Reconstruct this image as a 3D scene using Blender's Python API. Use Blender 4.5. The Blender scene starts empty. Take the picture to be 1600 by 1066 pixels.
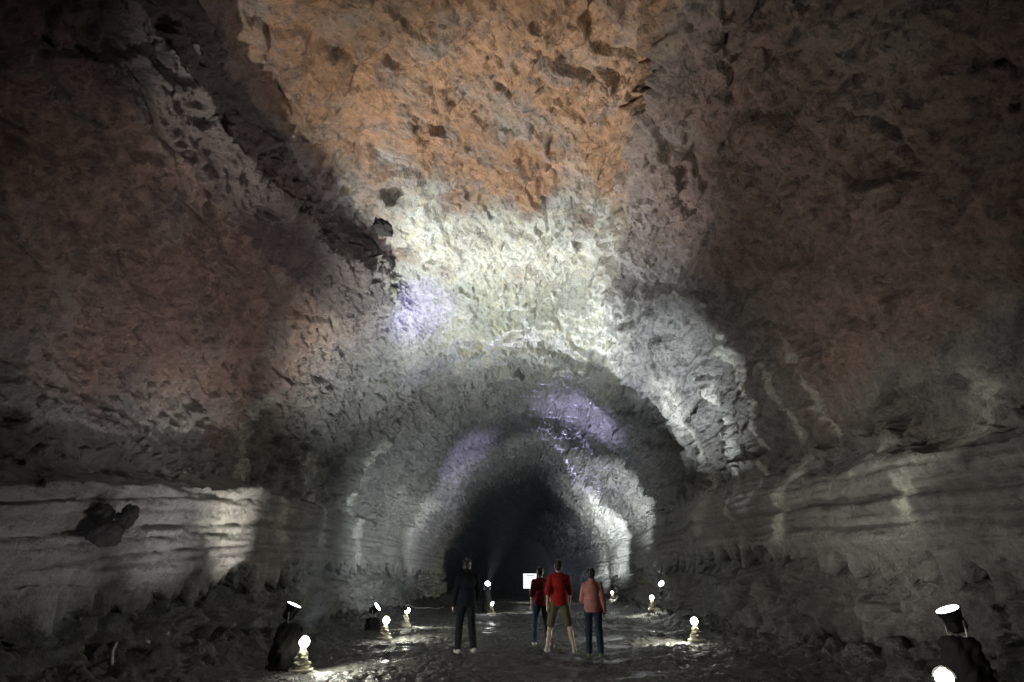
import bpy, bmesh, math, random
import numpy as np
from mathutils import Vector, Matrix, Quaternion
R = math.radians
S = bpy.context.scene
COL = S.collection

# ------------------------------------------------------------------ camera
PITCH, FPX, CAMZ = 22.5, 900.0, 1.4
cd = bpy.data.cameras.new('camera'); cam = bpy.data.objects.new('camera', cd); COL.objects.link(cam)
cd.sensor_width = 36.0; cd.lens = FPX / 1600 * 36.0; cd.clip_start = 0.05; cd.clip_end = 400
cam.location = (0, 0, CAMZ); cam.rotation_euler = (R(90 + PITCH), 0, 0)
S.camera = cam
CP, SP = math.cos(R(PITCH)), math.sin(R(PITCH))
def ray(px, py):                     # pixel of the 1600 px photograph -> direction with y = 1
    dx, dy = (px - 800) / FPX, (533 - py) / FPX
    f, u = CP - dy * SP, SP + dy * CP
    return dx / f, u / f
def at(px, py, Y):
    a, b = ray(px, py); return Vector((a * Y, Y, CAMZ + b * Y))
def ground(px, py, z=0.0):
    a, b = ray(px, py); Y = (z - CAMZ) / b; return Vector((a * Y, Y, z))

# ------------------------------------------------------------------ world: no daylight reaches the cave
w = bpy.data.worlds.new('World'); S.world = w; w.use_nodes = True
w.node_tree.nodes['Background'].inputs[0].default_value = (0.5, 0.55, 0.7, 1)
w.node_tree.nodes['Background'].inputs[1].default_value = 0.002
S.view_settings.view_transform = 'Standard'; S.view_settings.look = 'None'
S.view_settings.exposure = 1.5; S.view_settings.gamma = 1.0
S.render.engine = 'CYCLES'
S.cycles.max_bounces = 5; S.cycles.diffuse_bounces = 1; S.cycles.glossy_bounces = 2
S.cycles.transmission_bounces = 2; S.cycles.volume_bounces = 0
S.cycles.use_denoising = True; S.cycles.sample_clamp_indirect = 4.0; S.cycles.sample_clamp_direct = 30.0

# flood lamps: name key -> (position, aim point, watts, colour, cone degrees, blend)
WARM, COOL, VIOL, WHITE = (1, .92, .78), (.86, .95, 1), (.60, .58, 1), (1, .98, .94)
FLOODS = [
 dict(px=460,  py=945, Y=11.3, aim=at(800, 300, 11.9), W=3000, c=(.97, .99, 1), cone=58, blend=.6, label='dark floodlight on a rough plinth behind the left foreground lamp, violet glow at its lens'),
 dict(px=1480, py=952, Y=7.6,  aim=Vector((1.9, 7.4, 10.0)), W=240, c=WARM,  cone=70, blend=1.0, label='floodlight with a white oval face glowing on the dark right side above the corner lamp'),
 dict(px=590,  py=948, Y=18.5, aim=at(1050, 560, 17.6),W=5200, c=COOL,  cone=36, blend=.9, label='dim grey floodlight just behind the second lamp from the left'),
 dict(px=762,  py=912, Y=30.0, aim=at(910, 420, 15.6), W=8000, c=(.93, .97, 1), cone=24, blend=1.0, label='round white floodlight shining between the dark dressed visitor and the white sign'),
 dict(px=1033, py=912, Y=25.5, aim=at(640, 490, 17.0), W=4200, c=(.75, .78, 1),  cone=30, blend=1.0, label='round white floodlight on the right above the small far right lamp'),
 dict(px=857,  py=908, Y=46.0, aim=at(915, 650, 27.0), W=6000, c=VIOL,  cone=22, blend=.9, label='tiny floodlight with a blue beam beside the red shirt'),
 dict(px=962,  py=908, Y=42.0, aim=at(745, 710, 30.0), W=5000, c=VIOL,  cone=26, blend=.9, label='floodlight shining right of the pink jacket above the star bright lamp'),
]

# ------------------------------------------------------------------ numpy noise
rng = np.random.RandomState(7)
PERM = rng.permutation(256).astype(np.int32)
G = rng.normal(size=(256, 3)); G = (G / np.linalg.norm(G, axis=1)[:, None]).astype(np.float32)
RV = rng.rand(256, 3).astype(np.float32)
RN = (rng.rand(256, 4) * 2 - 1).astype(np.float32)
def hsh(x, y, z): return PERM[(PERM[(PERM[x & 255] + y) & 255] + z) & 255]
def perlin(P):
    Pi = np.floor(P).astype(np.int32); f = (P - Pi).astype(np.float32)
    u = f * f * f * (f * (f * 6 - 15) + 10); out = np.zeros(len(P), np.float32)
    for i in (0, 1):
        for j in (0, 1):
            for k in (0, 1):
                g = G[hsh(Pi[:, 0] + i, Pi[:, 1] + j, Pi[:, 2] + k)]
                d = g[:, 0] * (f[:, 0] - i) + g[:, 1] * (f[:, 1] - j) + g[:, 2] * (f[:, 2] - k)
                ww = (u[:, 0] if i else 1 - u[:, 0]) * (u[:, 1] if j else 1 - u[:, 1]) * (u[:, 2] if k else 1 - u[:, 2])
                out += ww * d
    return out * 1.5
def fbm(P, sc, octs=3, gain=.5, off=0.0, ridged=False):
    t = np.zeros(len(P), np.float32); a = 1.0; P = P * np.float32(sc) + np.float32(off)
    for o in range(octs):
        n = perlin(P)
        t += a * ((1 - 2 * np.abs(n)) if ridged else n)
        P = P * np.float32(2.03) + np.float32(17.3); a *= gain
    return t
def voro(P, sc, off=0.0):            # distance to the cell border and a tilted facet height per cell
    P = P * np.float32(sc) + np.float32(off); Pi = np.floor(P).astype(np.int32); N = len(P)
    f1 = np.full(N, 9, np.float32); f2 = np.full(N, 9, np.float32); h1 = np.zeros(N, np.int32)
    dd = np.zeros((N, 3), np.float32)
    for i in (-1, 0, 1):
        for j in (-1, 0, 1):
            for k in (-1, 0, 1):
                C = Pi + np.array((i, j, k), np.int32); h = hsh(C[:, 0], C[:, 1], C[:, 2])
                D = P - (C + RV[h]); d = np.sqrt((D * D).sum(1)); m = d < f1
                f2 = np.where(m, f1, np.minimum(f2, d)); f1 = np.where(m, d, f1)
                h1 = np.where(m, h, h1); dd[m] = D[m]
    rn = RN[h1]; facet = rn[:, 3] * .5 + (dd * rn[:, :3]).sum(1) * 1.2
    return (f2 - f1).astype(np.float32), facet.astype(np.float32)
def sstep(a, b, x): t = np.clip((x - a) / (b - a), 0, 1); return t * t * (3 - 2 * t)

# ------------------------------------------------------------------ materials
def new_mat(name):
    m = bpy.data.materials.new(name); m.use_nodes = True; nt = m.node_tree
    return m, nt, nt.nodes['Principled BSDF']
def N(nt, typ, **kw):
    n = nt.nodes.new(typ)
    for k, v in kw.items():
        if k.startswith('i_'): n.inputs[k[2:].replace('_', ' ')].default_value = v
        else: setattr(n, k, v)
    return n
def ramp(nt, src, stops):
    r = N(nt, 'ShaderNodeValToRGB'); e = r.color_ramp.elements
    while len(e) < len(stops): e.new(.5)
    for q, (p, c) in zip(e, stops):
        q.position = p; q.color = (c, c, c, 1) if isinstance(c, (int, float)) else (*c, 1)
    nt.links.new(src, r.inputs[0]); return r.outputs[0]
def mix(nt, fac, a, b, mode='MIX'):
    n = N(nt, 'ShaderNodeMix', data_type='RGBA', blend_type=mode)
    for s, v in ((n.inputs[0], fac), (n.inputs[6], a), (n.inputs[7], b)):
        if hasattr(v, 'is_linked'): nt.links.new(v, s)
        elif isinstance(v, (int, float)): s.default_value = v
        else: s.default_value = (*v, 1)
    return n.outputs[2]
def math_(nt, op, a, b=0.0):
    n = N(nt, 'ShaderNodeMath', operation=op)
    for s, v in zip(n.inputs, (a, b)):
        if hasattr(v, 'is_linked'): nt.links.new(v, s)
        else: s.default_value = v
    return n.outputs[0]
def noise(nt, vec, sc, det=6, rough=.6, stretch=None, dist=0.0):
    if stretch:
        mp = N(nt, 'ShaderNodeMapping'); mp.inputs['Scale'].default_value = stretch
        nt.links.new(vec, mp.inputs[0]); vec = mp.outputs[0]
    n = N(nt, 'ShaderNodeTexNoise'); n.inputs['Scale'].default_value = sc; n.inputs['Detail'].default_value = det
    n.inputs['Roughness'].default_value = rough; n.inputs['Distortion'].default_value = dist
    nt.links.new(vec, n.inputs['Vector']); return n.outputs['Fac']
def attr(nt, name):
    n = N(nt, 'ShaderNodeAttribute', attribute_name=name); return n.outputs['Fac']

def rock_material():
    m, nt, b = new_mat('lava_rock'); L = nt.links
    pos = N(nt, 'ShaderNodeTexCoord').outputs['Object']
    n1 = noise(nt, pos, 1.1, 8, .65); n2 = noise(nt, pos, 5.0, 8, .7); n3 = noise(nt, pos, 26.0, 6, .7)
    n4 = noise(nt, pos, .45, 4, .55)
    grey = mix(nt, ramp(nt, n2, [(.3, 0), (.7, 1)]), (.075, .072, .068), (.20, .19, .175))
    brown = mix(nt, ramp(nt, n2, [(.3, 0), (.7, 1)]), (.062, .040, .031), (.22, .14, .105))
    orange = mix(nt, ramp(nt, n2, [(.3, 0), (.7, 1)]), (.115, .062, .032), (.33, .185, .095))
    olive = mix(nt, ramp(nt, n2, [(.3, 0), (.7, 1)]), (.16, .145, .10), (.40, .385, .31))
    olive = mix(nt, ramp(nt, noise(nt, pos, 1.7, 8, .68), [(.44, 0), (.54, .85)]), olive, (.27, .28, .26))
    olive = mix(nt, ramp(nt, noise(nt, pos, 3.1, 8, .7, None, .6), [(.55, 0), (.63, .8)]), olive, (.40, .33, .14))
    c = mix(nt, math_(nt, 'MULTIPLY', attr(nt, 'brown'), ramp(nt, n1, [(.3, .7), (.5, 1)])), grey, brown)
    c = mix(nt, math_(nt, 'MULTIPLY', attr(nt, 'orange'), ramp(nt, n1, [(.36, .25), (.50, 1)])), c, orange)
    c = mix(nt, attr(nt, 'olive'), c, olive)
    # grey lichen clouds over the warm rock, dark mineral film patches
    c = mix(nt, math_(nt, 'MULTIPLY', ramp(nt, n4, [(.54, 0), (.66, .6)]), .7), c, (.20, .185, .16))
    c = mix(nt, ramp(nt, noise(nt, pos, 2.3, 8, .7), [(.56, 0), (.68, .75)]), c, (.045, .04, .036))
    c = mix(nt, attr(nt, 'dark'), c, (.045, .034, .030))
    # pale lime crust: runs of drips down the walls and plaster-like patches on the benches
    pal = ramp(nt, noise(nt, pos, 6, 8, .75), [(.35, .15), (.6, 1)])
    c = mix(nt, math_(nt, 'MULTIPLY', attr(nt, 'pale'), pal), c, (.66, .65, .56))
    bnd = noise(nt, pos, 1.0, 6, .6, (.25, .25, 9.0))
    c = mix(nt, math_(nt, 'MULTIPLY', attr(nt, 'band'), math_(nt, 'MULTIPLY', ramp(nt, bnd, [(.45, 0), (.6, .8)]), ramp(nt, n1, [(.4, .1), (.6, 1)]))), c, (.25, .24, .22))
    c = mix(nt, ramp(nt, n3, [(.28, .6), (.46, 0)]), c, (.025, .022, .02))
    c = mix(nt, ramp(nt, noise(nt, pos, 11, 6, .75), [(.34, .7), (.42, 0)]), c, (.03, .027, .024))
    sp = ramp(nt, noise(nt, pos, 60, 2, .5), [(.68, 0), (.74, 1)])
    c = mix(nt, math_(nt, 'MULTIPLY', sp, .5), c, (.6, .58, .52))
    L.new(c, b.inputs['Base Color'])
    L.new(ramp(nt, n1, [(.3, .28), (.62, .66)]), b.inputs['Roughness'])
    b.inputs['Specular IOR Level'].default_value = .45
    # relief too fine for the mesh
    v = N(nt, 'ShaderNodeTexVoronoi', feature='F1'); v.inputs['Scale'].default_value = 7.0
    wv = N(nt, 'ShaderNodeTexNoise'); wv.inputs['Scale'].default_value = 4.0; wv.inputs['Detail'].default_value = 4; L.new(pos, wv.inputs['Vector'])
    L.new(mix(nt, .35, pos, wv.outputs['Color']), v.inputs['Vector'])
    h = math_(nt, 'ADD', math_(nt, 'MULTIPLY', noise(nt, pos, 7, 10, .72), 1.0), math_(nt, 'MULTIPLY', v.outputs['Distance'], .35))
    h = math_(nt, 'ADD', h, math_(nt, 'MULTIPLY', n3, .35))
    bp = N(nt, 'ShaderNodeBump'); bp.inputs['Strength'].default_value = 1.0; bp.inputs['Distance'].default_value = .13
    L.new(h, bp.inputs['Height']); L.new(bp.outputs[0], b.inputs['Normal'])
    return m
def floor_material():
    m, nt, b = new_mat('wet_gravel'); L = nt.links
    pos = N(nt, 'ShaderNodeTexCoord').outputs['Object']
    n1 = noise(nt, pos, .7, 6, .6); n2 = noise(nt, pos, 9, 8, .7); n3 = noise(nt, pos, 40, 4, .7)
    c = mix(nt, ramp(nt, n2, [(.3, 0), (.7, 1)]), (.018, .017, .016), (.085, .082, .075))
    c = mix(nt, ramp(nt, n3, [(.6, 0), (.72, .6)]), c, (.35, .34, .30))
    L.new(c, b.inputs['Base Color'])
    wet = math_(nt, 'MAXIMUM', attr(nt, 'wet'), ramp(nt, n1, [(.50, 0), (.60, .6)]))
    L.new(ramp(nt, wet, [(0, .36), (1, .06)]), b.inputs['Roughness'])
    v = N(nt, 'ShaderNodeTexVoronoi', feature='F1'); v.inputs['Scale'].default_value = 16.0; L.new(pos, v.inputs['Vector'])
    h = math_(nt, 'ADD', math_(nt, 'MULTIPLY', v.outputs['Distance'], .5), noise(nt, pos, 14, 6, .7))
    dry = math_(nt, 'SUBTRACT', 1.0, attr(nt, 'wet'))
    bp = N(nt, 'ShaderNodeBump'); bp.inputs['Distance'].default_value = .05
    L.new(math_(nt, 'MULTIPLY', dry, .9), bp.inputs['Strength'])
    L.new(h, bp.inputs['Height']); L.new(bp.outputs[0], b.inputs['Normal'])
    return m
def simple(name, col, rough=.6, metal=0.0, bump=0.0, sc=20, var=.35):
    m, nt, b = new_mat(name); L = nt.links
    pos = N(nt, 'ShaderNodeTexCoord').outputs['Object']
    n = noise(nt, pos, sc, 5, .6)
    c2 = tuple(x * (1 - var) for x in col)
    L.new(mix(nt, ramp(nt, n, [(.3, 0), (.7, 1)]), c2, col), b.inputs['Base Color'])
    b.inputs['Roughness'].default_value = rough; b.inputs['Metallic'].default_value = metal
    if bump:
        bp = N(nt, 'ShaderNodeBump'); bp.inputs['Distance'].default_value = bump
        L.new(n, bp.inputs['Height']); L.new(bp.outputs[0], b.inputs['Normal'])
    return m
def glow(name, col, s):
    m, nt, b = new_mat(name)
    b.inputs['Base Color'].default_value = (*col, 1); b.inputs['Emission Color'].default_value = (*col, 1)
    b.inputs['Emission Strength'].default_value = s; return m
M = dict(rock=rock_material(), floor=floor_material(),
    stone=simple('carved_stone', (.52, .48, .36), .75, bump=.01, sc=30),
    plinth=simple('dark_basalt', (.018, .017, .016), .85, bump=.03, sc=9),
    boulder=simple('boulder_basalt', (.022, .02, .018), .95, bump=.04, sc=8),
    metal=simple('dark_metal', (.03, .03, .03), .4, .8),
    bracket=simple('galvanised_metal', (.5, .5, .5), .4, .9),
    bulb=glow('lit_bulb', (1, 1, .86), 14), lens=glow('lit_lens', (.93, .95, 1), 9),
    cable=simple('cable_rubber', (.5, .5, .48), .5),
    sign=glow('glowing_sign_panel', (.95, .97, 1), .42), ink=simple('sign_ink', (.12, .12, .14), .6),  # panel glow stands in for lamp light falling on the board
    skin=simple('skin', (.50, .32, .24), .5, var=.1), hair=simple('hair', (.018, .014, .012), .5),
    navy=simple('dark_cloth', (.006, .007, .012), .85, bump=.05, sc=7), red=simple('red_cloth', (.42, .02, .018), .85, bump=.05, sc=7),
    maroon=simple('maroon_cloth', (.18, .015, .02), .85, bump=.05, sc=7), pink=simple('pink_cloth', (.62, .26, .25), .85, bump=.05, sc=7),
    khaki=simple('khaki_cloth', (.13, .125, .075), .85, bump=.05, sc=7), denim=simple('denim', (.03, .05, .085), .85, bump=.05, sc=7),
    sole=simple('shoe_leather', (.35, .34, .30), .6), dkshoe=simple('green_shoe', (.16, .20, .10), .6))

for k_ in ('navy', 'red', 'maroon', 'pink', 'khaki', 'denim'): M[k_].node_tree.nodes['Principled BSDF'].inputs['Specular IOR Level'].default_value = .12
for k_ in ('boulder', 'plinth'): M[k_].node_tree.nodes['Principled BSDF'].inputs['Specular IOR Level'].default_value = .2

# ------------------------------------------------------------------ object helpers
def mesh_np(name, V, F, mat, normals=None, attrs=None, smooth=True, parent=None):
    me = bpy.data.meshes.new(name); V = np.ascontiguousarray(V, np.float32); F = np.ascontiguousarray(F, np.int32)
    me.vertices.add(len(V)); me.vertices.foreach_set('co', V.ravel())
    me.loops.add(F.size); me.loops.foreach_set('vertex_index', F.ravel())
    me.polygons.add(len(F)); me.polygons.foreach_set('loop_start', np.arange(len(F), dtype=np.int32) * F.shape[1])
    me.update(calc_edges=True)
    if smooth: me.polygons.foreach_set('use_smooth', np.ones(len(F), bool))
    for k, v in (attrs or {}).items():
        a = me.attributes.new(k, 'FLOAT', 'POINT'); a.data.foreach_set('value', np.ascontiguousarray(v, np.float32))
    me.materials.append(mat); me.update()
    if normals is not None: me.normals_split_custom_set_from_vertices(normals)
    o = bpy.data.objects.new(name, me); COL.objects.link(o)
    if parent: o.parent = parent
    return o
def bm_obj(name, bm, mat, parent=None, smooth=True):
    me = bpy.data.meshes.new(name); bm.normal_update(); bm.to_mesh(me); bm.free()
    if smooth: me.polygons.foreach_set('use_smooth', [True] * len(me.polygons)); me.update()
    me.materials.append(mat); o = bpy.data.objects.new(name, me); COL.objects.link(o)
    if parent: o.parent = parent
    return o
def tag(o, label=None, cat=None, group=None, kind=None):
    if label: o['label'] = label
    if cat: o['category'] = cat
    if group: o['group'] = group
    if kind: o['kind'] = kind
    return o
def empty(name, loc, rz=0.0):
    o = bpy.data.objects.new(name, None); COL.objects.link(o); o.location = loc; o.rotation_euler = (0, 0, rz)
    o.empty_display_size = .2; return o
def lathe(bm, prof, n=24, wob=None, M4=None):
    rings = []
    for r, z in prof:
        ring = []
        for i in range(n):
            a = 2 * math.pi * i / n; rr = r * (1 + (wob(a, z) if wob else 0))
            p = Vector((rr * math.cos(a), rr * math.sin(a), z))
            ring.append(bm.verts.new(M4 @ p if M4 else p))
        rings.append(ring)
    for a, b in zip(rings, rings[1:]):
        for i in range(n): bm.faces.new((a[i], a[(i + 1) % n], b[(i + 1) % n], b[i]))
    bm.faces.new(rings[0][::-1]); bm.faces.new(rings[-1])
def tube(bm, pts, rad, n=8):
    pts = [Vector(p) for p in pts]; rings = []
    for i, p in enumerate(pts):
        t = (pts[min(i + 1, len(pts) - 1)] - pts[max(i - 1, 0)]).normalized()
        a = t.orthogonal().normalized() if i == 0 else (pa - t * pa.dot(t)).normalized()
        pa = a; b = t.cross(a); r = rad[i] if isinstance(rad, (list, tuple)) else rad
        rings.append([bm.verts.new(p + (a * math.cos(q) + b * math.sin(q)) * r) for q in [2 * math.pi * k / n for k in range(n)]])
    for A, B in zip(rings, rings[1:]):
        for k in range(n): bm.faces.new((A[k], A[(k + 1) % n], B[(k + 1) % n], B[k]))
    bm.faces.new(rings[0][::-1]); bm.faces.new(rings[-1])
def box(bm, c, s, M4=None, bev=0.0):
    r = bmesh.ops.create_cube(bm, size=1.0); vs = r['verts']
    for v in vs:
        v.co = Vector((v.co.x * s[0] + c[0], v.co.y * s[1] + c[1], v.co.z * s[2] + c[2]))
    if bev:
        es = list({e for v in vs for e in v.link_edges})
        g = bmesh.ops.bevel(bm, geom=es, offset=bev, segments=2, affect='EDGES', profile=.5)
        vs = list({v for f in g['faces'] for v in f.verts} | {v for v in vs if v.is_valid})
    if M4:
        for v in vs: v.co = M4 @ v.co

# ------------------------------------------------------------------ the cave: sections (x, z) from the left foot over the roof to the right foot
SEC = {
 -9: None, 6.2: [(-6.1,-.3),(-6.25,.6),(-6.15,.85),(-5.6,1.15),(-5.7,1.75),(-5.75,2.3),(-6.75,2.55),(-7.1,4.2),(-6.5,6.0),(-5.7,7.3),
     (-4.7,8.3),(-5.0,9.2),(-4.6,10.3),(-1.0,11.0),(1.7,10.7),(2.35,10.3),(2.6,9.3),(4.2,8.7),(5.6,7.3),(6.4,5.5),
     (6.9,4.1),(6.75,3.25),(5.95,2.9),(5.75,1.8),(6.35,1.3),(6.35,.7),(6.3,-.3)],
 9: [(-6.1,-.3),(-6.25,.7),(-6.15,1.15),(-5.6,1.5),(-5.7,2.1),(-5.75,2.75),(-6.75,3.0),(-7.1,4.4),(-6.5,6.0),(-5.7,7.3),
     (-4.7,8.3),(-5.0,9.2),(-4.6,10.3),(-1.0,11.0),(1.7,10.7),(2.35,10.3),(2.6,9.3),(4.2,8.7),(5.6,7.3),(6.4,5.5),
     (6.9,4.1),(6.75,3.45),(5.95,3.1),(5.75,1.95),(6.35,1.5),(6.35,.7),(6.3,-.3)],
 13: [(-5.9,-.3),(-6.1,.8),(-6.05,1.4),(-5.5,1.8),(-5.6,2.5),(-5.65,3.25),(-6.6,3.5),(-6.9,4.7),(-6.3,6.2),(-5.2,7.5),
     (-3.9,8.6),(-4.1,9.4),(-3.7,10.3),(-.6,10.8),(1.9,10.5),(2.55,10.1),(2.9,9.2),(4.3,8.5),(5.6,7.2),(6.3,5.6),
     (6.7,4.4),(6.5,3.75),(5.8,3.3),(5.6,2.15),(6.2,1.7),(6.25,.8),(6.2,-.3)],
 16: [(-5.9,-.3),(-6.1,.8),(-6.05,1.5),(-5.5,1.9),(-5.6,2.6),(-5.65,3.3),(-6.4,3.6),(-6.6,4.8),(-6.2,6.2),(-5.2,7.5),
     (-3.6,9.0),(-3.4,9.6),(-2.9,10.0),(-.3,10.3),(1.9,10.1),(2.7,9.7),(3.1,9.1),(4.4,8.2),(5.5,7.1),(6.2,5.7),
     (6.5,4.5),(6.3,3.85),(5.75,3.4),(5.6,2.25),(6.1,1.8),(6.2,.8),(6.2,-.3)],
 18: [(-5.8,-.3),(-6.0,.8),(-5.95,1.6),(-5.45,1.95),(-5.5,2.7),(-5.55,3.35),(-6.1,3.65),(-6.2,4.8),(-5.7,6.1),(-4.8,7.2),
     (-3.7,8.1),(-3.0,8.6),(-2.2,8.9),(.2,9.2),(1.9,9.1),(2.9,8.7),(3.5,8.1),(4.4,7.1),(5.1,6.2),(5.5,5.1),
     (5.7,4.4),(5.65,3.9),(5.4,3.4),(5.35,2.3),(6.0,1.8),(6.2,.8),(6.2,-.3)],
 20.5: [(-5.7,-.3),(-5.9,.8),(-5.85,1.65),(-5.4,2.0),(-5.45,2.7),(-5.5,3.4),(-5.9,3.7),(-5.9,4.7),(-5.3,5.9),(-4.5,6.9),
     (-3.5,7.8),(-2.7,8.3),(-1.9,8.7),(.5,9.3),(2.3,9.2),(3.5,8.8),(4.4,8.2),(5.5,7.2),(6.2,6.1),(6.6,5.1),
     (6.7,4.4),(6.3,3.9),(5.9,3.4),(5.8,2.3),(6.3,1.8),(6.4,.8),(6.4,-.3)],
 24: [(-5.5,-.3),(-5.6,.8),(-5.6,1.7),(-5.2,2.05),(-5.25,2.75),(-5.3,3.4),(-5.5,3.8),(-5.2,4.7),(-4.5,5.8),(-3.7,6.7),
     (-2.8,7.5),(-2.1,8.0),(-1.3,8.4),(.9,9.0),(2.3,8.6),(3.2,8.1),(3.9,7.5),(4.8,6.6),(5.6,5.6),(6.1,4.8),
     (6.3,4.3),(6.2,3.9),(5.9,3.4),(5.8,2.3),(6.3,1.8),(6.4,.8),(6.4,-.3)],
 32: [(-5.4,-.3),(-5.5,.8),(-5.5,1.7),(-5.1,2.1),(-5.1,2.75),(-5.1,3.3),(-4.9,3.9),(-4.3,4.9),(-3.5,5.9),(-2.7,6.8),
     (-1.8,7.6),(-1.1,8.1),(-.3,8.6),(1.3,9.1),(2.5,8.6),(3.3,7.9),(4.0,7.2),(4.9,6.2),(5.8,5.1),(6.4,4.4),
     (6.6,4.0),(6.6,3.7),(6.4,3.2),(6.3,2.2),(6.7,1.7),(6.8,.8),(6.8,-.3)],
 42: [(-5.2,-.3),(-5.2,.8),(-5.2,1.7),(-4.9,2.1),(-4.8,2.75),(-4.7,3.3),(-4.2,4.2),(-3.5,5.1),(-2.7,6.1),(-1.8,7.0),
     (-.9,7.8),(-.3,8.3),(.4,8.8),(1.8,9.2),(2.9,8.5),(3.6,7.7),(4.3,6.9),(5.2,5.8),(6.0,4.8),(6.6,4.1),
     (6.8,3.8),(6.8,3.5),(6.7,2.9),(6.6,2.2),(6.9,1.7),(7.0,.8),(7.0,-.3)],
 56: [(-6.2,-.3),(-6.2,.8),(-6.2,1.7),(-6.0,2.1),(-6.0,2.7),(-6.0,3.3),(-5.8,3.9),(-5.2,4.8),(-4.2,5.7),(-3.0,6.5),
     (-1.9,7.1),(-1.1,7.4),(-.2,7.7),(1.5,8.0),(2.9,7.7),(3.7,7.2),(4.4,6.7),(5.2,5.9),(5.9,5.0),(6.3,4.3),
     (6.4,3.8),(6.5,3.4),(6.5,2.8),(6.5,2.2),(6.7,1.7),(6.8,.8),(6.8,-.3)],
}
SEC[-9] = SEC[6.2]; SEC[76] = [(x * .8, z * .8) for x, z in SEC[56]]
KY = sorted(SEC); KP = np.array([SEC[k] for k in KY], float)
def section_grid(Ys, U):
    out = np.zeros((len(Ys), len(U), 2))
    i0 = np.clip(np.floor(U).astype(int), 0, 25); t = (U - i0)[None, :, None]
    A = np.stack([np.stack([np.interp(Ys, KY, KP[:, q, c]) for c in (0, 1)], 1) for q in range(27)], 1)
    g = lambda q: A[:, np.clip(q, 0, 26), :]
    p0, p1, p2, p3 = g(i0 - 1), g(i0), g(i0 + 1), g(i0 + 2)
    lin = p1 + (p2 - p0 * 0 - p1) * t
    kl = np.minimum(1, sum(np.exp(-((U - c) / w_) ** 2) for c, w_ in ((10.2, .8), (15.8, .6), (3.0, .6), (5.3, .7), (21.7, .7), (23.0, .6))))[None, :, None]
    return kl * lin + (1 - kl) * .5 * (2 * p1 + (p2 - p0) * t + (2 * p0 - 5 * p1 + 4 * p2 - p3) * t * t + (3 * p1 - p0 - 3 * p2 + p3) * t ** 3)
seglen = np.linalg.norm(np.diff(KP[3], axis=0), axis=1); cum = np.r_[0, np.cumsum(seglen)]
NU = 860
U = np.interp(np.linspace(0, cum[-1], NU), cum, np.arange(27))
for k in (10, 16): U[np.argmin(np.abs(U - k))] = k
Ys = np.r_[np.arange(-9, 2.5, .18), np.exp(np.arange(math.log(2.5), math.log(76), .0043))]
NY = len(Ys); XZ = section_grid(Ys, U)
P = np.zeros((NY, NU, 3), np.float32); P[..., 0] = XZ[..., 0]; P[..., 2] = XZ[..., 1]; P[..., 1] = Ys[:, None]
def gridnorm(P):
    du = np.gradient(P, axis=1); dv = np.gradient(P, axis=0); n = np.cross(du, dv)
    return n / np.maximum(np.linalg.norm(n, axis=2, keepdims=True), 1e-9)
NRM = gridnorm(P)
if NRM[NY // 2, NU // 2, 2] > 0: NRM = -NRM            # inward
Q = P.reshape(-1, 3); Uf = np.tile(U, NY).astype(np.float32); X, Y, Z = Q[:, 0], Q[:, 1], Q[:, 2]
warp = np.stack([fbm(Q, .55, 2, off=o) for o in (3.1, 41.7, 91.3)], 1) * .3
Qw = Q + warp
wall = np.where(Uf < 13, sstep(10.4, 9.2, Uf), sstep(15.6, 16.8, Uf))          # 1 on walls, 0 on the roof
band = np.where(Uf < 13, sstep(2.3, 2.9, Uf) * sstep(6.1, 5.5, Uf), sstep(23.7, 23.1, Uf) * sstep(20.6, 21.3, Uf))
low = np.where(Uf < 13, sstep(3.2, 2.4, Uf), sstep(22.8, 23.6, Uf))
drip = wall * (1 - band) * (1 - low) * sstep(11, 16, Y) * sstep(7.2, 5.5, Z)
rough = (1 - .9 * band) * (1 - .45 * np.exp(-((Uf - 10.2) / .6) ** 2))
d = fbm(Q, .33, 2) * .34 * (1 - .75 * band)
e1, fc1 = voro(Qw * np.array((1, 1, 1.25), np.float32), .62)
e2, fc2 = voro(Qw + fbm(Q, 2.2, 2)[:, None] * .12, 1.9, 5.5)
fc1 = fc1 * sstep(0, .11, e1); fc2 = fc2 * sstep(0, .13, e2)
e3_, fc3_ = voro(Qw + fbm(Q, 6, 2)[:, None] * .05, 5.2, 8.5)
d += fc1 * .25 * rough + fc2 * (.085 - .03 * (Uf > 11) * (Uf < 16)) * rough + fc3_ * .03 * (rough * .9 + .1)
crk = fbm(Q, .5, 2, off=7.7)
d -= .15 * np.exp(-(e1 / .042) ** 2) * sstep(-.15, .15, crk) * rough             # open fractures, into the rock
d -= .045 * np.exp(-(e2 / .07) ** 2) * rough * sstep(-.1, .3, fbm(Q, .8, 2, off=17.7))
d += fbm(Qw, 1.5, 3, ridged=True, off=2.2) * .055 * rough
lump = fbm(Q, 5.5, 4, .68, off=9.1)
d += lump * (.025 + .03 * sstep(-.15, .2, fbm(Q, .7, 2, off=88.))) * (rough * .9 + .1)
pit = fbm(Qw * np.array((1, 1, 1.8), np.float32), 1.15, 3, .6, off=31.0)
pit2 = fbm(Qw * np.array((1, 1, 1.6), np.float32), 2.6, 3, .6, off=37.0)
d -= (sstep(.40, .60, pit) * .14 + sstep(.24, .46, pit2) * .13 * np.where(X < 0, 1, .6)) * rough * (1 - .45 * (Uf > 11) * (Uf < 16))                                        # dark hollows
wob = fbm(Q, .5, 3, off=33.) * .35
for u0, dep, wd in ((3.2, .05, .03), (3.45, .08, .05), (3.8, .04, .03), (4.05, .11, .06), (4.4, .04, .03), (4.7, .07, .04), (22.08, .05, .02), (22.25, .04, .02), (22.42, .15, .06), (22.65, .05, .03), (22.8, .08, .04)):
    d -= dep * np.exp(-((Uf + wob * .12 - u0) / wd) ** 2)
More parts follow.
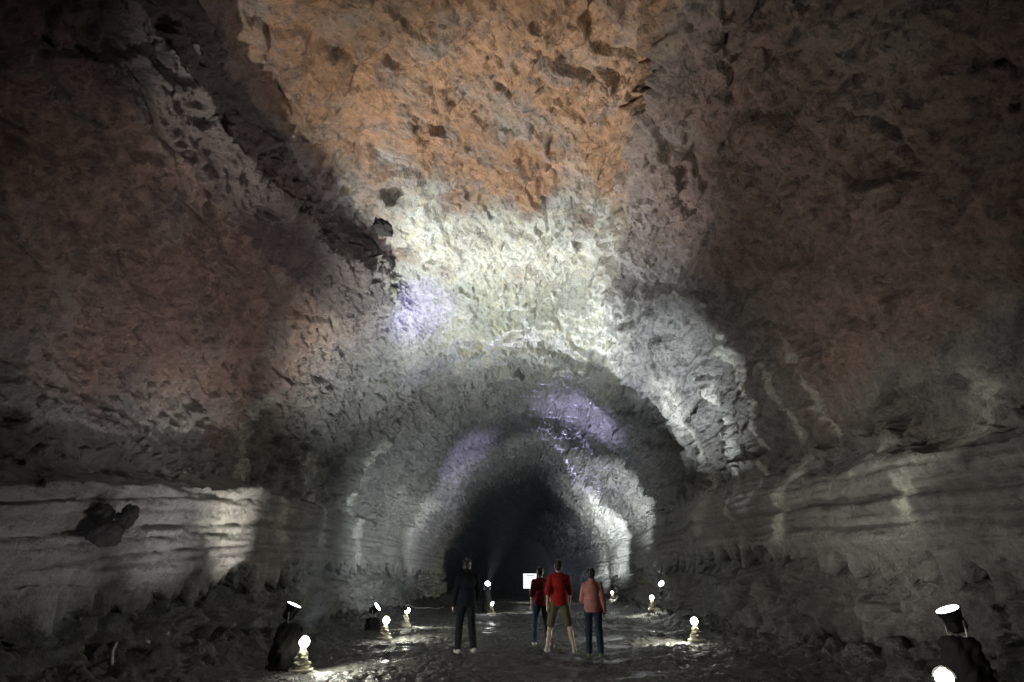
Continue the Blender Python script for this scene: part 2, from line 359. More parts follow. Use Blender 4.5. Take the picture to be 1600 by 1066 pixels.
d += fbm(Q * np.array((.16, .16, 3.0), np.float32), 1.0, 5, .62, off=4.0) * .07 * band + fc2 * .03 * band + fc1 * .05 * band     # flow lines on the benches
fl = fbm(Q * np.array((1.0, 1.0, .14), np.float32), 1.7, 3, .55, off=12.0)
d += fl * .20 * drip + fl * .10 * low
# sheets of lava lining that overlap like drapes across the roof and hang down the left wall
up = np.where(Uf < 13, sstep(7.5, 9.5, Uf), sstep(18.5, 16.5, Uf))
wq = fbm(Q, .45, 3, .6, off=101.) * 1.5; wq2 = fbm(Q, 1.1, 3, .6, off=111.) * .8
for sc, amp, ww, mk in ((.62, .20, wq * 1.3, up), (1.5, .085, wq2 * 1.6, up), (2.9, .04, wq2 * 2.2, up)):
    t = Y * sc + X * .12 * np.sin(X) * sc + ww; fr = t - np.floor(t)
    fr = 1 - fr
    d += (np.where(fr < .9, fr / .9, (1 - fr) / .1) - .45) * amp * 1.25 * mk * sstep(-.1, .3, fbm(Q, .7 * sc + .4, 2, off=120. + sc * 9))
for sc, amp in ((.9, .15), (2.1, .06)):
    t = (Z * .8 + Y * .55) * sc + wq2 * 1.2; fr = t - np.floor(t)
    d += (np.where(fr < .90, fr / .90, (1 - fr) / .10) - .5) * amp * wall * (X < 0) * (1 - band) * (1 - low) * sstep(3.8, 5, Z) * sstep(-.15, .25, fbm(Q, .9 * sc, 2, off=140. + sc * 9))
far = sstep(19, 26, Y)
d += fbm(Q * np.array((.5, 2.6, 2.6), np.float32), .8, 3, .6, off=14.0) * .22 * far * (1 - band) * (1 - low)
d += low * (np.abs(fbm(Q, 1.2, 3, off=21.0)) * .5)
Pd = (Q + NRM.reshape(-1, 3) * d[:, None].astype(np.float32)).reshape(NY, NU, 3)
NR2 = gridnorm(Pd)
if (NR2 * NRM).sum() < 0: NR2 = -NR2
# colour zones of the rock
sm = fbm(Q, .6, 3, off=50.0)
roof = np.where(Uf < 13, sstep(9.6, 10.6, Uf), sstep(16.8, 15.6, Uf))
roof2 = np.where(Uf < 13, sstep(11.6, 12.2, Uf), sstep(16.1, 15.4, Uf))
orange = roof2 * sstep(16.5, 9.5, Y + sm * 4) * sstep(3.0, 6.0, Y + sm * 3 + 1)
olive = roof2 * sstep(11.0, 16.0, Y + sm * 4) * sstep(24, 18, Y)
brown = np.clip(wall * (1 - band) * (1 - low) * sstep(3.6, 5.5, Z + sm) * np.where(X < 0, sstep(18, 13, Y), .9 * sstep(14.5, 10.5, Y)) + roof * .5 * sstep(16, 12, Y), 0, 1)
pale = np.zeros(len(Q), np.float32); wy = Y + fbm(Q, 1.1, 3, off=61.) * .35
for side, y0, z0, z1, wd, amp in [(1, 12.9, 2.3, 3.9, .38, 1), (1, 8.8, 2.1, 3.0, .22, 1), (1, 8.2, 2.9, 3.9, .35, .7), (1, 10.1, 2.9, 3.6, .15, .8), (1, 9.3, 2.9, 3.7, .5, .35),
      (1, 14.5, 3.2, 7.0, .16, .8), (1, 15.9, 2.8, 7.0, .2, .7), (1, 17.5, 2.5, 7.2, .3, .6), (1, 11.8, 4.0, 6.2, .1, .45), (1, 13.4, 4.5, 6.5, .14, .5),
      (-1, 14.6, 2.2, 5.6, .25, .55), (-1, 17.6, 2.0, 4.8, .3, .45), (-1, 21.5, 2, 6, .4, .6), (-1, 12.0, 2.0, 3.3, .9, .45), (-1, 28, 2, 5, 3.5, .5), (-1, 10.3, 1.8, 2.6, .8, .3), (1, 40, 1.8, 6, 6, .4)]:
    m = (np.sign(X) == side) * np.exp(-((wy - y0) / wd) ** 4) * sstep(z0 - .25, z0 + .1, Z + sm * .3) * sstep(z1 + .35, z1 - .25, Z + sm * .4)
    pale = np.maximum(pale, m * amp)
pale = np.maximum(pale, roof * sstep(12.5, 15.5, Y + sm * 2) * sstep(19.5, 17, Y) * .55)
dark = sstep(.25, .6, np.where(Uf < 13, sstep(8.9, 9.8, Uf) * sstep(11.9, 11.4, Uf), 0) + fbm(Q, 1.6, 3, off=161.) * .35) * .8 * sstep(15.5, 14, Y)  # darker along the left ceiling lip, with ragged edges
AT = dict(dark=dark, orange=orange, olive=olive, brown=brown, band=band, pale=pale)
k10 = int(np.argmin(np.abs(U - 10))); k16 = int(np.argmin(np.abs(U - 16)))
def piece(name, a, b):
    nu = b - a + 1; idx = np.arange(NY * nu).reshape(NY, nu)
    F = np.stack([idx[:-1, :-1], idx[1:, :-1], idx[1:, 1:], idx[:-1, 1:]], -1).reshape(-1, 4)
    sl = lambda arr: arr.reshape(NY, NU, -1)[:, a:b + 1].reshape(NY * nu, -1)
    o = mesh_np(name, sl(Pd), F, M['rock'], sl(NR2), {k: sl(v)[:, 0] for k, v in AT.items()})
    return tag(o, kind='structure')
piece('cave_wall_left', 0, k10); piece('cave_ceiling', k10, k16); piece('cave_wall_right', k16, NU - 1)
# rock faces that close the two ends of the tube
for nm, row in (('cave_end_far', -1), ('cave_end_near', 0)):
    ring = Pd[row]; V = np.concatenate([ring, ring.mean(0)[None]]); c = len(ring)
    F = np.array([(i, (i + 1) % c, c) for i in range(c)])
    tag(mesh_np(nm, V, F, M['rock'], attrs={k: np.zeros(len(V)) for k in AT}), kind='structure')

# floor
fx = np.linspace(-8.2, 8.6, 560)
fy = np.r_[np.arange(-9, 7, .25), np.exp(np.arange(math.log(7), math.log(76), .0042))]
FX, FY = np.meshgrid(fx, fy); FQ = np.stack([FX.ravel(), FY.ravel(), np.zeros(FX.size)], 1).astype(np.float32)
def floor_h(Q):
    x, y = Q[:, 0], Q[:, 1]
    edge = sstep(4.3, 6.4, np.abs(x - .25 - np.clip(y - 18, 0, 30) * .03))
    h = fbm(Q, .35, 2, off=70.) * .09 + edge * .28 + edge * np.abs(fbm(Q, 1.6, 3, off=71.)) * .45
    h += fbm(Q * np.array((.35, 1.2, 1), np.float32), 1.1, 2, off=73.) * .045
    return h
hb = floor_h(FQ); cl = fbm(FQ, 5.5, 4, .65, off=72.) * .028
wet = sstep(.015, -.035, hb) * sstep(-.1, .25, fbm(FQ, .9, 2, off=75.)) * .8
for px, py, r in ((598, 1036, .42), (770, 982, .35), (762, 990, .3), (640, 1012, .3), (960, 995, .3)):   # shallow puddles
    g = ground(px, py); wet = np.maximum(wet, np.exp(-(((FQ[:, 0] - g.x) / r) ** 2 + ((FQ[:, 1] - g.y) / (r * 1.2)) ** 2) ** 2))
e3, fc3 = voro(FQ + fbm(FQ, 1.2, 2)[:, None] * .15, 3.4, 2.0)
hb2 = hb + (cl + fc3 * .022 - .03 * np.exp(-(e3 / .08) ** 2)) * (1 - .93 * np.clip(wet, 0, 1))
FQ[:, 2] = hb2
idx = np.arange(FX.size).reshape(FX.shape)
FF = np.stack([idx[:-1, :-1], idx[:-1, 1:], idx[1:, 1:], idx[1:, :-1]], -1).reshape(-1, 4)
tag(mesh_np('ground', FQ, FF, M['floor'], attrs=dict(wet=wet)), kind='structure')
def gz(x, y): return float(floor_h(np.array([[x, y, 0.]], np.float32))[0])

# ------------------------------------------------------------------ loose rocks, boulders
def rock_mesh(bm, c, s, seed, sub=4, M3=None):
    r = bmesh.ops.create_icosphere(bm, subdivisions=sub, radius=1.0); vs = r['verts']
    A = np.array([v.co[:] for v in vs], np.float32) + seed * 3.7
    _, fc = voro(A, 1.7, seed); n = fbm(A, 1.4, 4, .6)
    for v, f_, n_ in zip(vs, fc, n):
        q = v.co * (1 + .20 * float(f_) + .16 * float(n_))
        q = Vector((q.x * s[0], q.y * s[1], q.z * s[2]))
        if M3: q = M3 @ q
        v.co = q + Vector(c)
def boulder(loc, s, seed, label, rot=0.0, group=None):
    bm = bmesh.new(); rock_mesh(bm, (0, 0, 0), s, seed); o = bm_obj('boulder', bm, M['boulder'])
    o.location = loc; o.rotation_euler = (rot * .4, rot, rot); return tag(o, label, 'boulder', group)
boulder(at(165, 834, 8.15), (.18, .22, .17), 1, 'dark rounded boulder, the lower of two perched on the left rock bench')
boulder(at(198, 808, 8.3), (.11, .14, .16), 2, 'small upright dark rock beside the upper boulder on the left bench', .3)
boulder(at(160, 804, 8.2), (.15, .17, .13), 3, 'grey topped boulder sitting on the rounded one on the left bench', .7)
boulder(at(598, 356, 12.2), (.26, .26, .16), 4, 'black rock knob jutting out where the ceiling ledge ends', .5)

# ------------------------------------------------------------------ small stone lamps along the path
def stone_lamp():
    root = empty('stone_lamp', (0, 0, 0))
    bm = bmesh.new()
    lathe(bm, [(.185, 0), (.20, .012), (.20, .06), (.188, .075), (.155, .082), (.158, .10), (.15, .115), (.115, .125)], 36)
    bm_obj('base', bm, M['stone'], root)
    bm = bmesh.new()
    wob = lambda a, z: .13 * math.sin(3 * a + z * 34) + .07 * math.sin(5 * a - z * 60)
    pr = [(.115, .12), (.135, .14), (.128, .17), (.10, .19), (.108, .215), (.105, .245), (.082, .265), (.085, .29), (.075, .32), (.058, .34), (.05, .365), (.055, .38)]
    P2 = []
    for (r0, z0), (r1, z1) in zip(pr, pr[1:]):
        for k in range(3): P2.append((r0 + (r1 - r0) * k / 3, z0 + (z1 - z0) * k / 3))
    lathe(bm, P2 + [pr[-1]], 36, wob); bm_obj('carved_body', bm, M['stone'], root)
    bm = bmesh.new()
    tube(bm, [(0, 0, .37), (-.02, 0, .42), (-.045, 0, .47), (-.05, 0, .52), (-.02, 0, .555), (.02, 0, .56)], [.03, .026, .024, .024, .028, .03], 12)
    bm_obj('neck', bm, M['stone'], root)
    bm = bmesh.new()                                       # quarter dome hood behind the bulb
    vs = {}
    for i in range(9):
        for j in range(13):
            th = R(5 + 85 * i / 8); ph = R(90 + 180 * j / 12)
            for s_, r_ in ((0, .108), (1, .114)):
                vs[i, j, s_] = bm.verts.new((.025 + r_ * math.sin(th) * math.cos(ph), r_ * math.sin(th) * math.sin(ph), .47 + r_ * math.cos(th) * 1.0))
    for i in range(8):
        for j in range(12):
            bm.faces.new((vs[i, j, 0], vs[i + 1, j, 0], vs[i + 1, j + 1, 0], vs[i, j + 1, 0]))
            bm.faces.new((vs[i, j, 1], vs[i, j + 1, 1], vs[i + 1, j + 1, 1], vs[i + 1, j, 1]))
    bm_obj('hood', bm, M['metal'], root)
    bm = bmesh.new(); bmesh.ops.create_uvsphere(bm, u_segments=20, v_segments=12, radius=.085)
    for v in bm.verts: v.co += Vector((.03, 0, .47))
    bm_obj('bulb', bm, M['bulb'], root)
    return root
LAMPS = [(470, 1047, 'in', 'star bright stone lamp standing in the left foreground', 70),
 (600, 998, 'in', 'lit stone lamp second from the left, in front of a puddle glint', 60),
 (632, 982, 'back', 'slim stone lamp seen from its side, just right of the second left lamp', 60),
 (768, 957, 'back', 'pale stone lamp beside the dark dressed visitor, light pool to its right', 60),
 (852, 936, 'in', 'tiny star bright lamp left of the red shirt', 70),
 (958, 939, 'in', 'star bright stone lamp just right of the pink jacket', 70),
 (1000, 943, 'away', 'unlit looking slim lamp between the two small lamps at right', 50),
 (1021, 964, 'in', 'small lit stone lamp at the foot of the dark rock right of the path', 60),
 (1088, 1003, 'in', 'star bright stone lamp right of the path, behind a wide shining gravel pool', 75),
 (1480, 1100, 'in', 'brightest lamp, cut off by the lower right corner of the view', 70)]
def spot(name, loc, aim, W, col, cone, blend, rad=.05):
    l = bpy.data.lights.new(name, 'SPOT'); l.energy = W; l.color = col; l.spot_size = R(cone); l.spot_blend = blend
    l.shadow_soft_size = rad; o = bpy.data.objects.new(name, l); COL.objects.link(o); o.location = loc
    o.rotation_euler = (Vector(aim) - Vector(loc)).to_track_quat('-Z', 'Y').to_euler(); return o
def copy_tree(o, parent=None):
    c = o.copy(); COL.objects.link(c); c.parent = parent
    for ch in list(o.children): copy_tree(ch, c)
    return c
proto = stone_lamp(); first = True
for i, (px, py, mode, lab, W) in enumerate(LAMPS):
    if px == 1480: g = Vector((4.55, 6.95, 0))
    else: g = ground(px, py)
    if g.y > 40: g *= 40 / g.y if px > 900 else 42 / g.y; g.z = 0
    o = proto if first else copy_tree(proto)
    first = False
    g.z = gz(g.x, g.y) - .015
    cx = .4 + max(0, g.y - 12) * .06
    a = 0.0 if g.x < cx else math.pi                        # local +x faces the path
    a += {'in': .0, 'back': .35, 'away': .3}[mode] * (1 if g.x < cx else -1)
    tilt = random.Random(i).uniform(-.06, .06)
    if mode == 'in': a += (-.75 if g.x < cx else .75)     # turned a little to the viewer
    o.location = g; o.rotation_euler = (tilt, tilt * .7, a); tag(o, lab, 'path lamp', 'small stone lamps along the path')
    dv = Vector((math.cos(a), math.sin(a), 0)); pp = g + Vector((0, 0, .47)) + dv * .13
    inward = Vector((1 if g.x < cx else -1, .12, 0))
    spot('path_lamp_light', pp, pp + inward * 1.6 + Vector((0, 0, -.62)), W * 3, (.97, 1, .84), 128, .8, .05)

# ------------------------------------------------------------------ floodlights
def floodlight(fd, seed):
    p = at(fd['px'], fd['py'], fd['Y']); a = (fd['aim'] - p).normalized(); g = gz(p.x, p.y)
    root = empty('floodlight', (p.x, p.y, g)); h = p.z - g
    q = a.to_track_quat('Z', 'Y').to_matrix().to_4x4(); T = Matrix.Translation((0, 0, h)) @ q
    bm = bmesh.new()
    lathe(bm, [(.05, -.26), (.085, -.25), (.10, -.2), (.10, -.12), (.135, -.02), (.14, 0), (.13, 0), (.122, -.012)], 28, M4=T)
    for k in range(4): lathe(bm, [(.112, -.22 + k * .03), (.112, -.212 + k * .03)], 20, M4=T)
    bm_obj('housing', bm, M['metal'], root)
    bm = bmesh.new(); lathe(bm, [(.118, -.006), (.122, .002), (.06, .012), (.001, .014)], 28, M4=T); bm_obj('lens', bm, M['lens'], root)
    bm = bmesh.new(); hh = h - .3; side = Vector((-a.y, a.x, 0)).normalized() if abs(a.z) < .999 else Vector((1, 0, 0))
    c = Vector((0, 0, h)) - a * .12
    foot = Vector((c.x, c.y, hh))
    for s_ in (-1, 1): tube(bm, [c + side * .15 * s_, foot + side * .15 * s_ + Vector((0, 0, .02)), foot + side * .02 * s_], .012, 8)
    tube(bm, [foot + Vector((0, 0, .03)), foot - Vector((0, 0, .06))], .02, 8)
    bm_obj('bracket', bm, M['bracket'], root)
    bm = bmesh.new(); rs = random.Random(seed)             # rough plinth of dark basalt
    lathe(bm, [(.23 - .08 * (k / 15) + .035 * rs.random() - (.05 if k == 15 else 0), -.05 + (hh + .05) * k / 15) for k in range(16)] + [(.06, hh + .01)], 30,
          lambda an, z: .10 * math.sin(2 * an + seed) + .09 * math.sin(5 * an + z * 9 + seed) + .07 * math.sin(9 * an - z * 24) + rs.uniform(-.07, .07))
    for v in bm.verts: v.co += Vector((c.x, c.y, 0)) + Vector((rs.uniform(-.012, .012), rs.uniform(-.012, .012), rs.uniform(-.01, .01)))
    bm_obj('plinth', bm, M['plinth'], root)
    tag(root, fd['label'], 'floodlight', 'floodlights beside the path')
    spot('floodlight_beam', p + a * .04, fd['aim'], fd['W'], fd['c'], fd['cone'], fd['blend'], .09)
for i, fd in enumerate(FLOODS): floodlight(fd, i + 1)
# unseen spots added to light the walls, benches, arch and roof; no fixtures modelled
spot('roof_fill', (-4.7, 6.4, .8), (-1.1, 7.6, 10.6), 1700, (1, .97, .90), 58, .6, .08)
spot('bench_fill', (-3.1, 11.6, .5), (-5.7, 12.0, 2.75), 480, (1, .95, .88), 48, 1, .04)
spot('bench_fill', (-2.9, 9.3, .25), (-5.7, 9.8, 2.6), 190, (.95, .92, 1), 52, 1, .04)
spot('bench_fill', (-2.8, 7.2, .25), (-5.8, 7.6, 2.3), 85, (.95, .92, 1), 52, 1, .04)
spot('right_wall_fill', (-3.6, 4.5, .8), at(1400, 730, 9.4), 520, (1, .97, .88), 48, 1, .08)
spot('bench_fill', (3.7, 8.4, .3), (6.0, 10.6, 3.0), 85, (1, .98, .88), 92, 1, .04)
spot('right_upper_fill', (-2.6, 8.4, .8), at(1230, 230, 9.5), 520, (1, .96, .90), 84, 1, .08)
spot('left_wall_fill', (3.4, 7.5, .6), at(335, 350, 10.4), 1150, (1, .91, .93), 60, 1, .08)
spot('far_right_fill', (2.4, 20, .6), at(975, 770, 30), 6000, COOL, 30, .8, .08)
spot('far_left_fill', (2.6, 15.5, .6), at(610, 820, 24), 2400, COOL, 50, 1, .08)
spot('arch_fill', (-3.4, 10.6, .6), at(690, 500, 17.2), 4000, (.93, 1, .97), 66, 1, .1)
spot('arch_fill', (4.2, 12.8, .6), at(1020, 540, 17.6), 1500, (.86, .92, 1), 50, 1, .1)
spot('violet_fill', (3.6, 12.5, .6), at(650, 485, 16.6), 5200, (.42, .40, 1), 15, 1, .08)
spot('violet_fill', (1.6, 20, .6), at(910, 640, 25), 3600, (.60, .57, 1), 32, 1, .08)
spot('violet_fill', (3.2, 20, .6), at(738, 725, 29), 4200, (.60, .57, 1), 22, 1, .08)
spot('deep_right_fill', (4.4, 38, .6), (6.9, 50, 3.2), 2600, COOL, 36, 1, .08)
spot('deep_right_fill', (1.6, 29, .6), at(955, 810, 38), 8000, COOL, 46, 1, .08)
spot('deep_left_fill', (3.6, 24, .6), at(680, 800, 33), 3000, (.85, .9, 1), 44, 1, .08)
spot('far_arch_fill', (1.5, 27, .5), at(850, 690, 36), 1200, COOL, 52, 1, .1)
spot('far_arch_fill', (1.0, 21, .5), at(850, 640, 27), 600, COOL, 110, 1, .1)

# ------------------------------------------------------------------ sign
sp = at(828, 908, 38.0); root = empty('information_sign', (sp.x, sp.y, gz(sp.x, sp.y))); hz = sp.z - root.location.z
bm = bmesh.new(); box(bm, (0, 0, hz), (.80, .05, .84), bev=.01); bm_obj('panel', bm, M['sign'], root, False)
bm = bmesh.new()
for k, (wd, x0) in enumerate([(.5, 0), (.62, 0), (.60, -.01), (.64, 0), (.56, -.04), (.6, -.02), (.35, -.13)]):
    box(bm, (x0, -.027, hz + .30 - k * .095), (wd, .004, .018 if k else .035))
bm_obj('text_rows', bm, M['ink'], root, False)
bm = bmesh.new(); tube(bm, [(0, .03, -.02), (0, .03, hz - .3)], .035, 12); bm_obj('post', bm, M['bracket'], root)
tag(root, 'brightly lit white information board on a post beyond the visitors', 'sign')

# ------------------------------------------------------------------ cables along the wall feet
def cable(pts, rad, label, seed):
    rs = random.Random(seed); P3 = []
    for (a, b) in zip(pts, pts[1:]):
        A, B = ground(*a), ground(*b)
        for k in range(14):
            t = k / 14; p = A.lerp(B, t); s_ = 1.0
            p.x += .10 * math.sin(t * 9 + seed) * s_ + rs.uniform(-.03, .03); p.y += rs.uniform(-.06, .06)
            p.z = gz(p.x, p.y) + .05 + rs.uniform(0, .035); P3.append(p)
    bm = bmesh.new(); tube(bm, P3, rad, 6); return tag(bm_obj('power_cable', bm, M['cable'], None), label, 'cable')
cable([(140, 1062), (300, 1010), (420, 985), (560, 966), (700, 950)], .024, 'thin grey cable running along the foot of the left wall', 1)
cable([(150, 1075), (240, 1050), (260, 1030), (330, 1018)], .026, 'pale cable end looping on dark rubble at lower left', 2)
cable([(1110, 950), (1200, 962), (1290, 985), (1400, 1010), (1600, 1045)], .024, 'grey cable sagging along the foot of the right wall', 3)
cable([(1130, 958), (1240, 972), (1300, 996), (1440, 1006), (1600, 1060)], .02, 'second thinner cable lying just below the right wall cable', 4)

# ------------------------------------------------------------------ visitors
def cone_part(bm, a, b, ra, rb, sx=1.0, n=14):
    a, b = Vector(a), Vector(b); t = (b - a); L = t.length; t.normalize(); q = t.to_track_quat('Z', 'Y').to_matrix().to_4x4()
    prof = [(ra * math.sin(R(k * 18)) + 1e-4, -ra * math.cos(R(k * 18))) for k in range(0, 6)]
    prof += [(rb * math.cos(R(k * 18)) + 1e-4, L + rb * math.sin(R(k * 18))) for k in range(0, 6)]
    lathe(bm, prof, n, M4=Matrix.Translation(a) @ q)
def ell(bm, c, r, rot=None):
    g = bmesh.ops.create_icosphere(bm, subdivisions=3, radius=1.0)
    for v in g['verts']:
        p = Vector((v.co.x * r[0], v.co.y * r[1], v.co.z * r[2])); v.co = (rot @ p if rot else p) + Vector(c)
def fused(name, bm, mat, parent, vox, smooth=6):
    me = bpy.data.meshes.new('tmp'); bm.to_mesh(me); bm.free(); o = bpy.data.objects.new('tmp', me); COL.objects.link(o)
    r = o.modifiers.new('r', 'REMESH'); r.mode = 'VOXEL'; r.voxel_size = vox; r.use_smooth_shade = True
    s_ = o.modifiers.new('s', 'SMOOTH'); s_.factor = .5; s_.iterations = smooth
    dg = bpy.context.evaluated_depsgraph_get(); dg.update(); m2 = bpy.data.meshes.new_from_object(o.evaluated_get(dg))
    bpy.data.objects.remove(o); m2.name = name; m2.materials.clear(); m2.materials.append(mat)
    m2.polygons.foreach_set('use_smooth', [True] * len(m2.polygons))
    q = bpy.data.objects.new(name, m2); COL.objects.link(q); q.parent = parent; return q
def person(loc, rz, H, top, bottom, shoe, label, stride=.12, spread=.10, arms=(.1, -.1), bend=(.2, .3), shorts=False, jacket=False, headturn=0.0, slim=1.0, long_hair=False):
    # built facing local -y (towards the camera when rz = 0)
    root = empty('person', loc, rz); k = H / 1.72; V_ = lambda x, y, z: Vector((x * k, y * k, z * k))
    hipz, shz = .90, 1.41; J = {}
    for s_ in (-1, 1):
        st = stride * s_
        J['hip', s_] = V_(.092 * s_, 0, hipz); J['ank', s_] = V_((.092 + spread) * s_, -st * 1.3, .085 + (.03 if st < 0 else 0))
        J['knee', s_] = (J['hip', s_] + J['ank', s_]) / 2 + V_(0, -.045, .01)
        J['sho', s_] = V_(.168 * slim * s_, .01, shz - .035); ar = arms[0 if s_ < 0 else 1]; bd = bend[0 if s_ < 0 else 1]
        J['elb', s_] = J['sho', s_] + V_(.065 * s_, -math.sin(ar) * .29, -math.cos(ar) * .29)
        J['wri', s_] = J['elb', s_] + V_(.01 * s_, -math.sin(ar + bd) * .245, -math.cos(ar + bd) * .245)
    head = V_(0, -.02, 1.60)
    # skin body, one continuous surface
    bm = bmesh.new()
    for s_ in (-1, 1):
        cone_part(bm, J['hip', s_], J['knee', s_], .080 * k, .054 * k); cone_part(bm, J['knee', s_], J['ank', s_], .052 * k, .036 * k)
        ell(bm, (J['knee', s_] * .62 + J['ank', s_] * .38) + V_(0, .018, 0), (.052 * k, .055 * k, .11 * k))
        cone_part(bm, J['ank', s_] + V_(0, .02, -.045), J['ank', s_] + V_(.01 * s_, -.13, -.055), .034 * k, .028 * k)
        cone_part(bm, J['sho', s_], J['elb', s_], .046 * k, .036 * k); cone_part(bm, J['elb', s_], J['wri', s_], .036 * k, .024 * k)
        dr = (J['wri', s_] - J['elb', s_]).normalized(); w_ = J['wri', s_]; fwd = Vector((0, -1, 0)); fwd = (fwd - dr * fwd.dot(dr)).normalized()
        pm = w_ + dr * .045 * k; M3 = Matrix((fwd, dr.cross(fwd), dr)).transposed()
        ell(bm, pm, (.038 * k, .016 * k, .05 * k), M3)
        for f_, (o_, ln) in enumerate(((.030, .066), (.011, .076), (-.009, .070), (-.028, .055))):
            b0 = w_ + dr * .082 * k + fwd * o_ * k; inw = Vector((-s_, 0, 0))
            b1 = b0 + (dr * .9 + inw * .25) * ln * .5 * k; b2 = b1 + (dr * .7 + inw * .7).normalized() * ln * .5 * k
            cone_part(bm, b0, b1, .0095 * k, .009 * k, n=8); cone_part(bm, b1, b2, .009 * k, .0075 * k, n=8)
        t0 = w_ + dr * .03 * k + fwd * .030 * k; t1 = t0 + (dr * .7 + fwd * .7).normalized() * .035 * k
        cone_part(bm, t0, t1, .012 * k, .010 * k, n=8); cone_part(bm, t1, t1 + (dr + fwd * .2).normalized() * .028 * k, .010 * k, .008 * k, n=8)
    ell(bm, V_(0, 0, .97), (.150 * k, .105 * k, .13 * k)); ell(bm, V_(0, .0, 1.13), (.135 * k * slim, .095 * k, .17 * k))
    ell(bm, V_(0, .005, 1.32), (.168 * k * slim, .112 * k, .15 * k)); [cone_part(bm, V_(0, .01, 1.41), V_(.15 * slim * s_, .01, 1.375), .052 * k, .044 * k) for s_ in (-1, 1)]
    cone_part(bm, V_(0, .01, 1.42), head + V_(0, .02, -.06), .058 * k, .052 * k)
    Hm = Matrix.Rotation(headturn, 3, 'Z')
    hp = lambda x, y, z: head + Hm @ V_(x, y, z)
    ell(bm, hp(0, .012, .035), (.074 * k, .092 * k, .085 * k), Hm); ell(bm, hp(0, -.018, -.035), (.058 * k, .066 * k, .075 * k), Hm)
    ell(bm, hp(0, -.062, -.075), (.028 * k, .026 * k, .024 * k)); cone_part(bm, hp(0, -.078, .012), hp(0, -.10, -.022), .010 * k, .015 * k, n=8)
    cone_part(bm, hp(-.022, -.082, -.055), hp(.022, -.082, -.055), .009 * k, .009 * k, n=8)
    for s_ in (-1, 1):
        ell(bm, hp(.076 * s_, .012, -.008), (.012 * k, .02 * k, .032 * k), Hm); cone_part(bm, hp(.045 * s_, -.078, .03), hp(.015 * s_, -.088, .028), .010 * k, .010 * k, n=8)
    fused('body', bm, M['skin'], root, .0075, 3)
    for s_ in (-1, 1):
        bm = bmesh.new(); ell(bm, hp(.03 * s_, -.083, .008), (.013 * k, .008 * k, .007 * k), Hm); bm_obj('eye', bm, M['hair'], root)
    bm = bmesh.new()
    ell(bm, hp(0, .026, .05), (.086 * k, .098 * k, .088 * k), Hm); ell(bm, hp(0, .06, -.01), (.078 * k, .062 * k, .085 * k), Hm)
    if long_hair: ell(bm, hp(0, .075, -.10), (.075 * k, .05 * k, .12 * k), Hm)
    ell(bm, hp(0, -.045, .088), (.066 * k, .045 * k, .035 * k), Hm)
    fused('hair', bm, M['hair'], root, .01, 3)
    # upper garment
    bm = bmesh.new(); g = .018 if jacket else .012
    ell(bm, V_(0, 0, 1.30), ((.178 * slim + g) * k, (.122 + g) * k, .19 * k)); ell(bm, V_(0, 0, 1.10), ((.150 * slim + g) * k, (.108 + g) * k, .2 * k))
    for s_ in (-1, 1): cone_part(bm, V_(0, .015, 1.415), V_(.155 * slim * s_, .01, 1.375), (.062 + g) * k, (.050 + g) * k)
    lathe(bm, [((.150 + g) * k, .86 * k), ((.158 + g) * k, .88 * k), ((.155 + g) * k, 1.0 * k), ((.150 + g) * k, 1.15 * k)], 24, M4=Matrix.Diagonal((1.05, .78, 1, 1)))
    if jacket: cone_part(bm, V_(0, .015, 1.44), V_(0, .012, 1.475), .075 * k, .068 * k)
    for s_ in (-1, 1):
        cone_part(bm, J['sho', s_], J['elb', s_], (.056 + g) * k, (.046 + g) * k)
        if jacket: cone_part(bm, J['elb', s_], J['elb', s_].lerp(J['wri', s_], .92), (.044 + g) * k, (.034 + g) * k)
    fused('jacket' if jacket else 'shirt', bm, top, root, .011, 5)
    bm = bmesh.new(); ell(bm, V_(0, 0, .93), (.166 * k, .122 * k, .12 * k))
    for s_ in (-1, 1):
        kn, an = J['knee', s_], J['ank', s_]
        if shorts: cone_part(bm, J['hip', s_], J['hip', s_].lerp(kn, .92), .100 * k, .088 * k)
        else: cone_part(bm, J['hip', s_], kn, .098 * k, .070 * k); cone_part(bm, kn, kn.lerp(an, .95), .080 * k, .066 * k); ell(bm, kn * .62 + an * .38 + V_(0, .018, 0), (.068 * k, .073 * k, .13 * k))
    fused('shorts' if shorts else 'trousers', bm, bottom, root, .011, 5)
    for s_ in (-1, 1):
        an = J['ank', s_]; bm = bmesh.new(); cone_part(bm, an + V_(0, .03, -.04), an + V_(.012 * s_, -.15, -.052), .046 * k, .036 * k)
        cone_part(bm, an + V_(0, .015, -.01), an + V_(0, 0, .0), .046 * k, .044 * k); fused('shoe', bm, shoe, root, .008, 3)
    return tag(root, label, 'person', 'visitors walking up the tube')
def feet(px, py):
    g = ground(px, py); g.z = gz(g.x, g.y) + .01; return g
person(feet(727, 1026), R(200), 1.76, M['navy'], M['navy'], M['sole'], 'visitor dressed all in dark navy, standing apart on the left', .10, .03, (.05, .1), (.9, .3), jacket=True, headturn=R(-45))
person(feet(876, 1022), R(183), 1.80, M['red'], M['khaki'], M['sole'], 'visitor in a bright red shirt and khaki shorts with legs wide apart', .16, .15, (.25, -.25), (.5, .5), shorts=True)
person(feet(930, 1026), R(172), 1.66, M['pink'], M['denim'], M['dkshoe'], 'visitor in a pink jacket and dark jeans, the rightmost of the group', .14, .03, (-.1, .2), (.3, 1.2), jacket=True, slim=.93, long_hair=False)
person(feet(846, 1012), R(186), 1.66, M['maroon'], M['denim'], M['sole'], 'visitor in a dull maroon top half hidden left of the red shirt', .14, .04, (.2, -.2), (.3, .3), slim=.92)

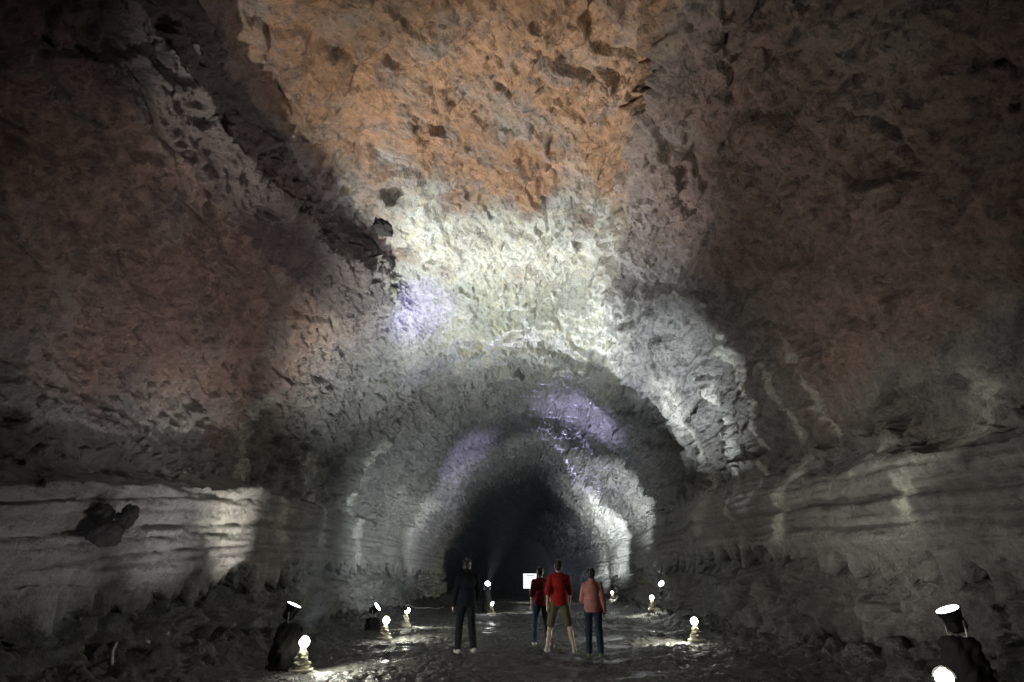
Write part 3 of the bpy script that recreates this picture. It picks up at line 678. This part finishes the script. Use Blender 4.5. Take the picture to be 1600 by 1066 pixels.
# ------------------------------------------------------------------ damp air
bm = bmesh.new(); box(bm, (.2, 33, 5), (30, 92, 16))
m = bpy.data.materials.new('damp_air'); m.use_nodes = True; nt = m.node_tree; nt.nodes.clear()
vo = N(nt, 'ShaderNodeVolumePrincipled'); vo.inputs['Color'].default_value = (.85, .9, 1, 1); vo.inputs['Density'].default_value = .00022
nt.links.new(vo.outputs[0], N(nt, 'ShaderNodeOutputMaterial').inputs['Volume'])
tag(bm_obj('haze', bm, m, None, False), kind='stuff')
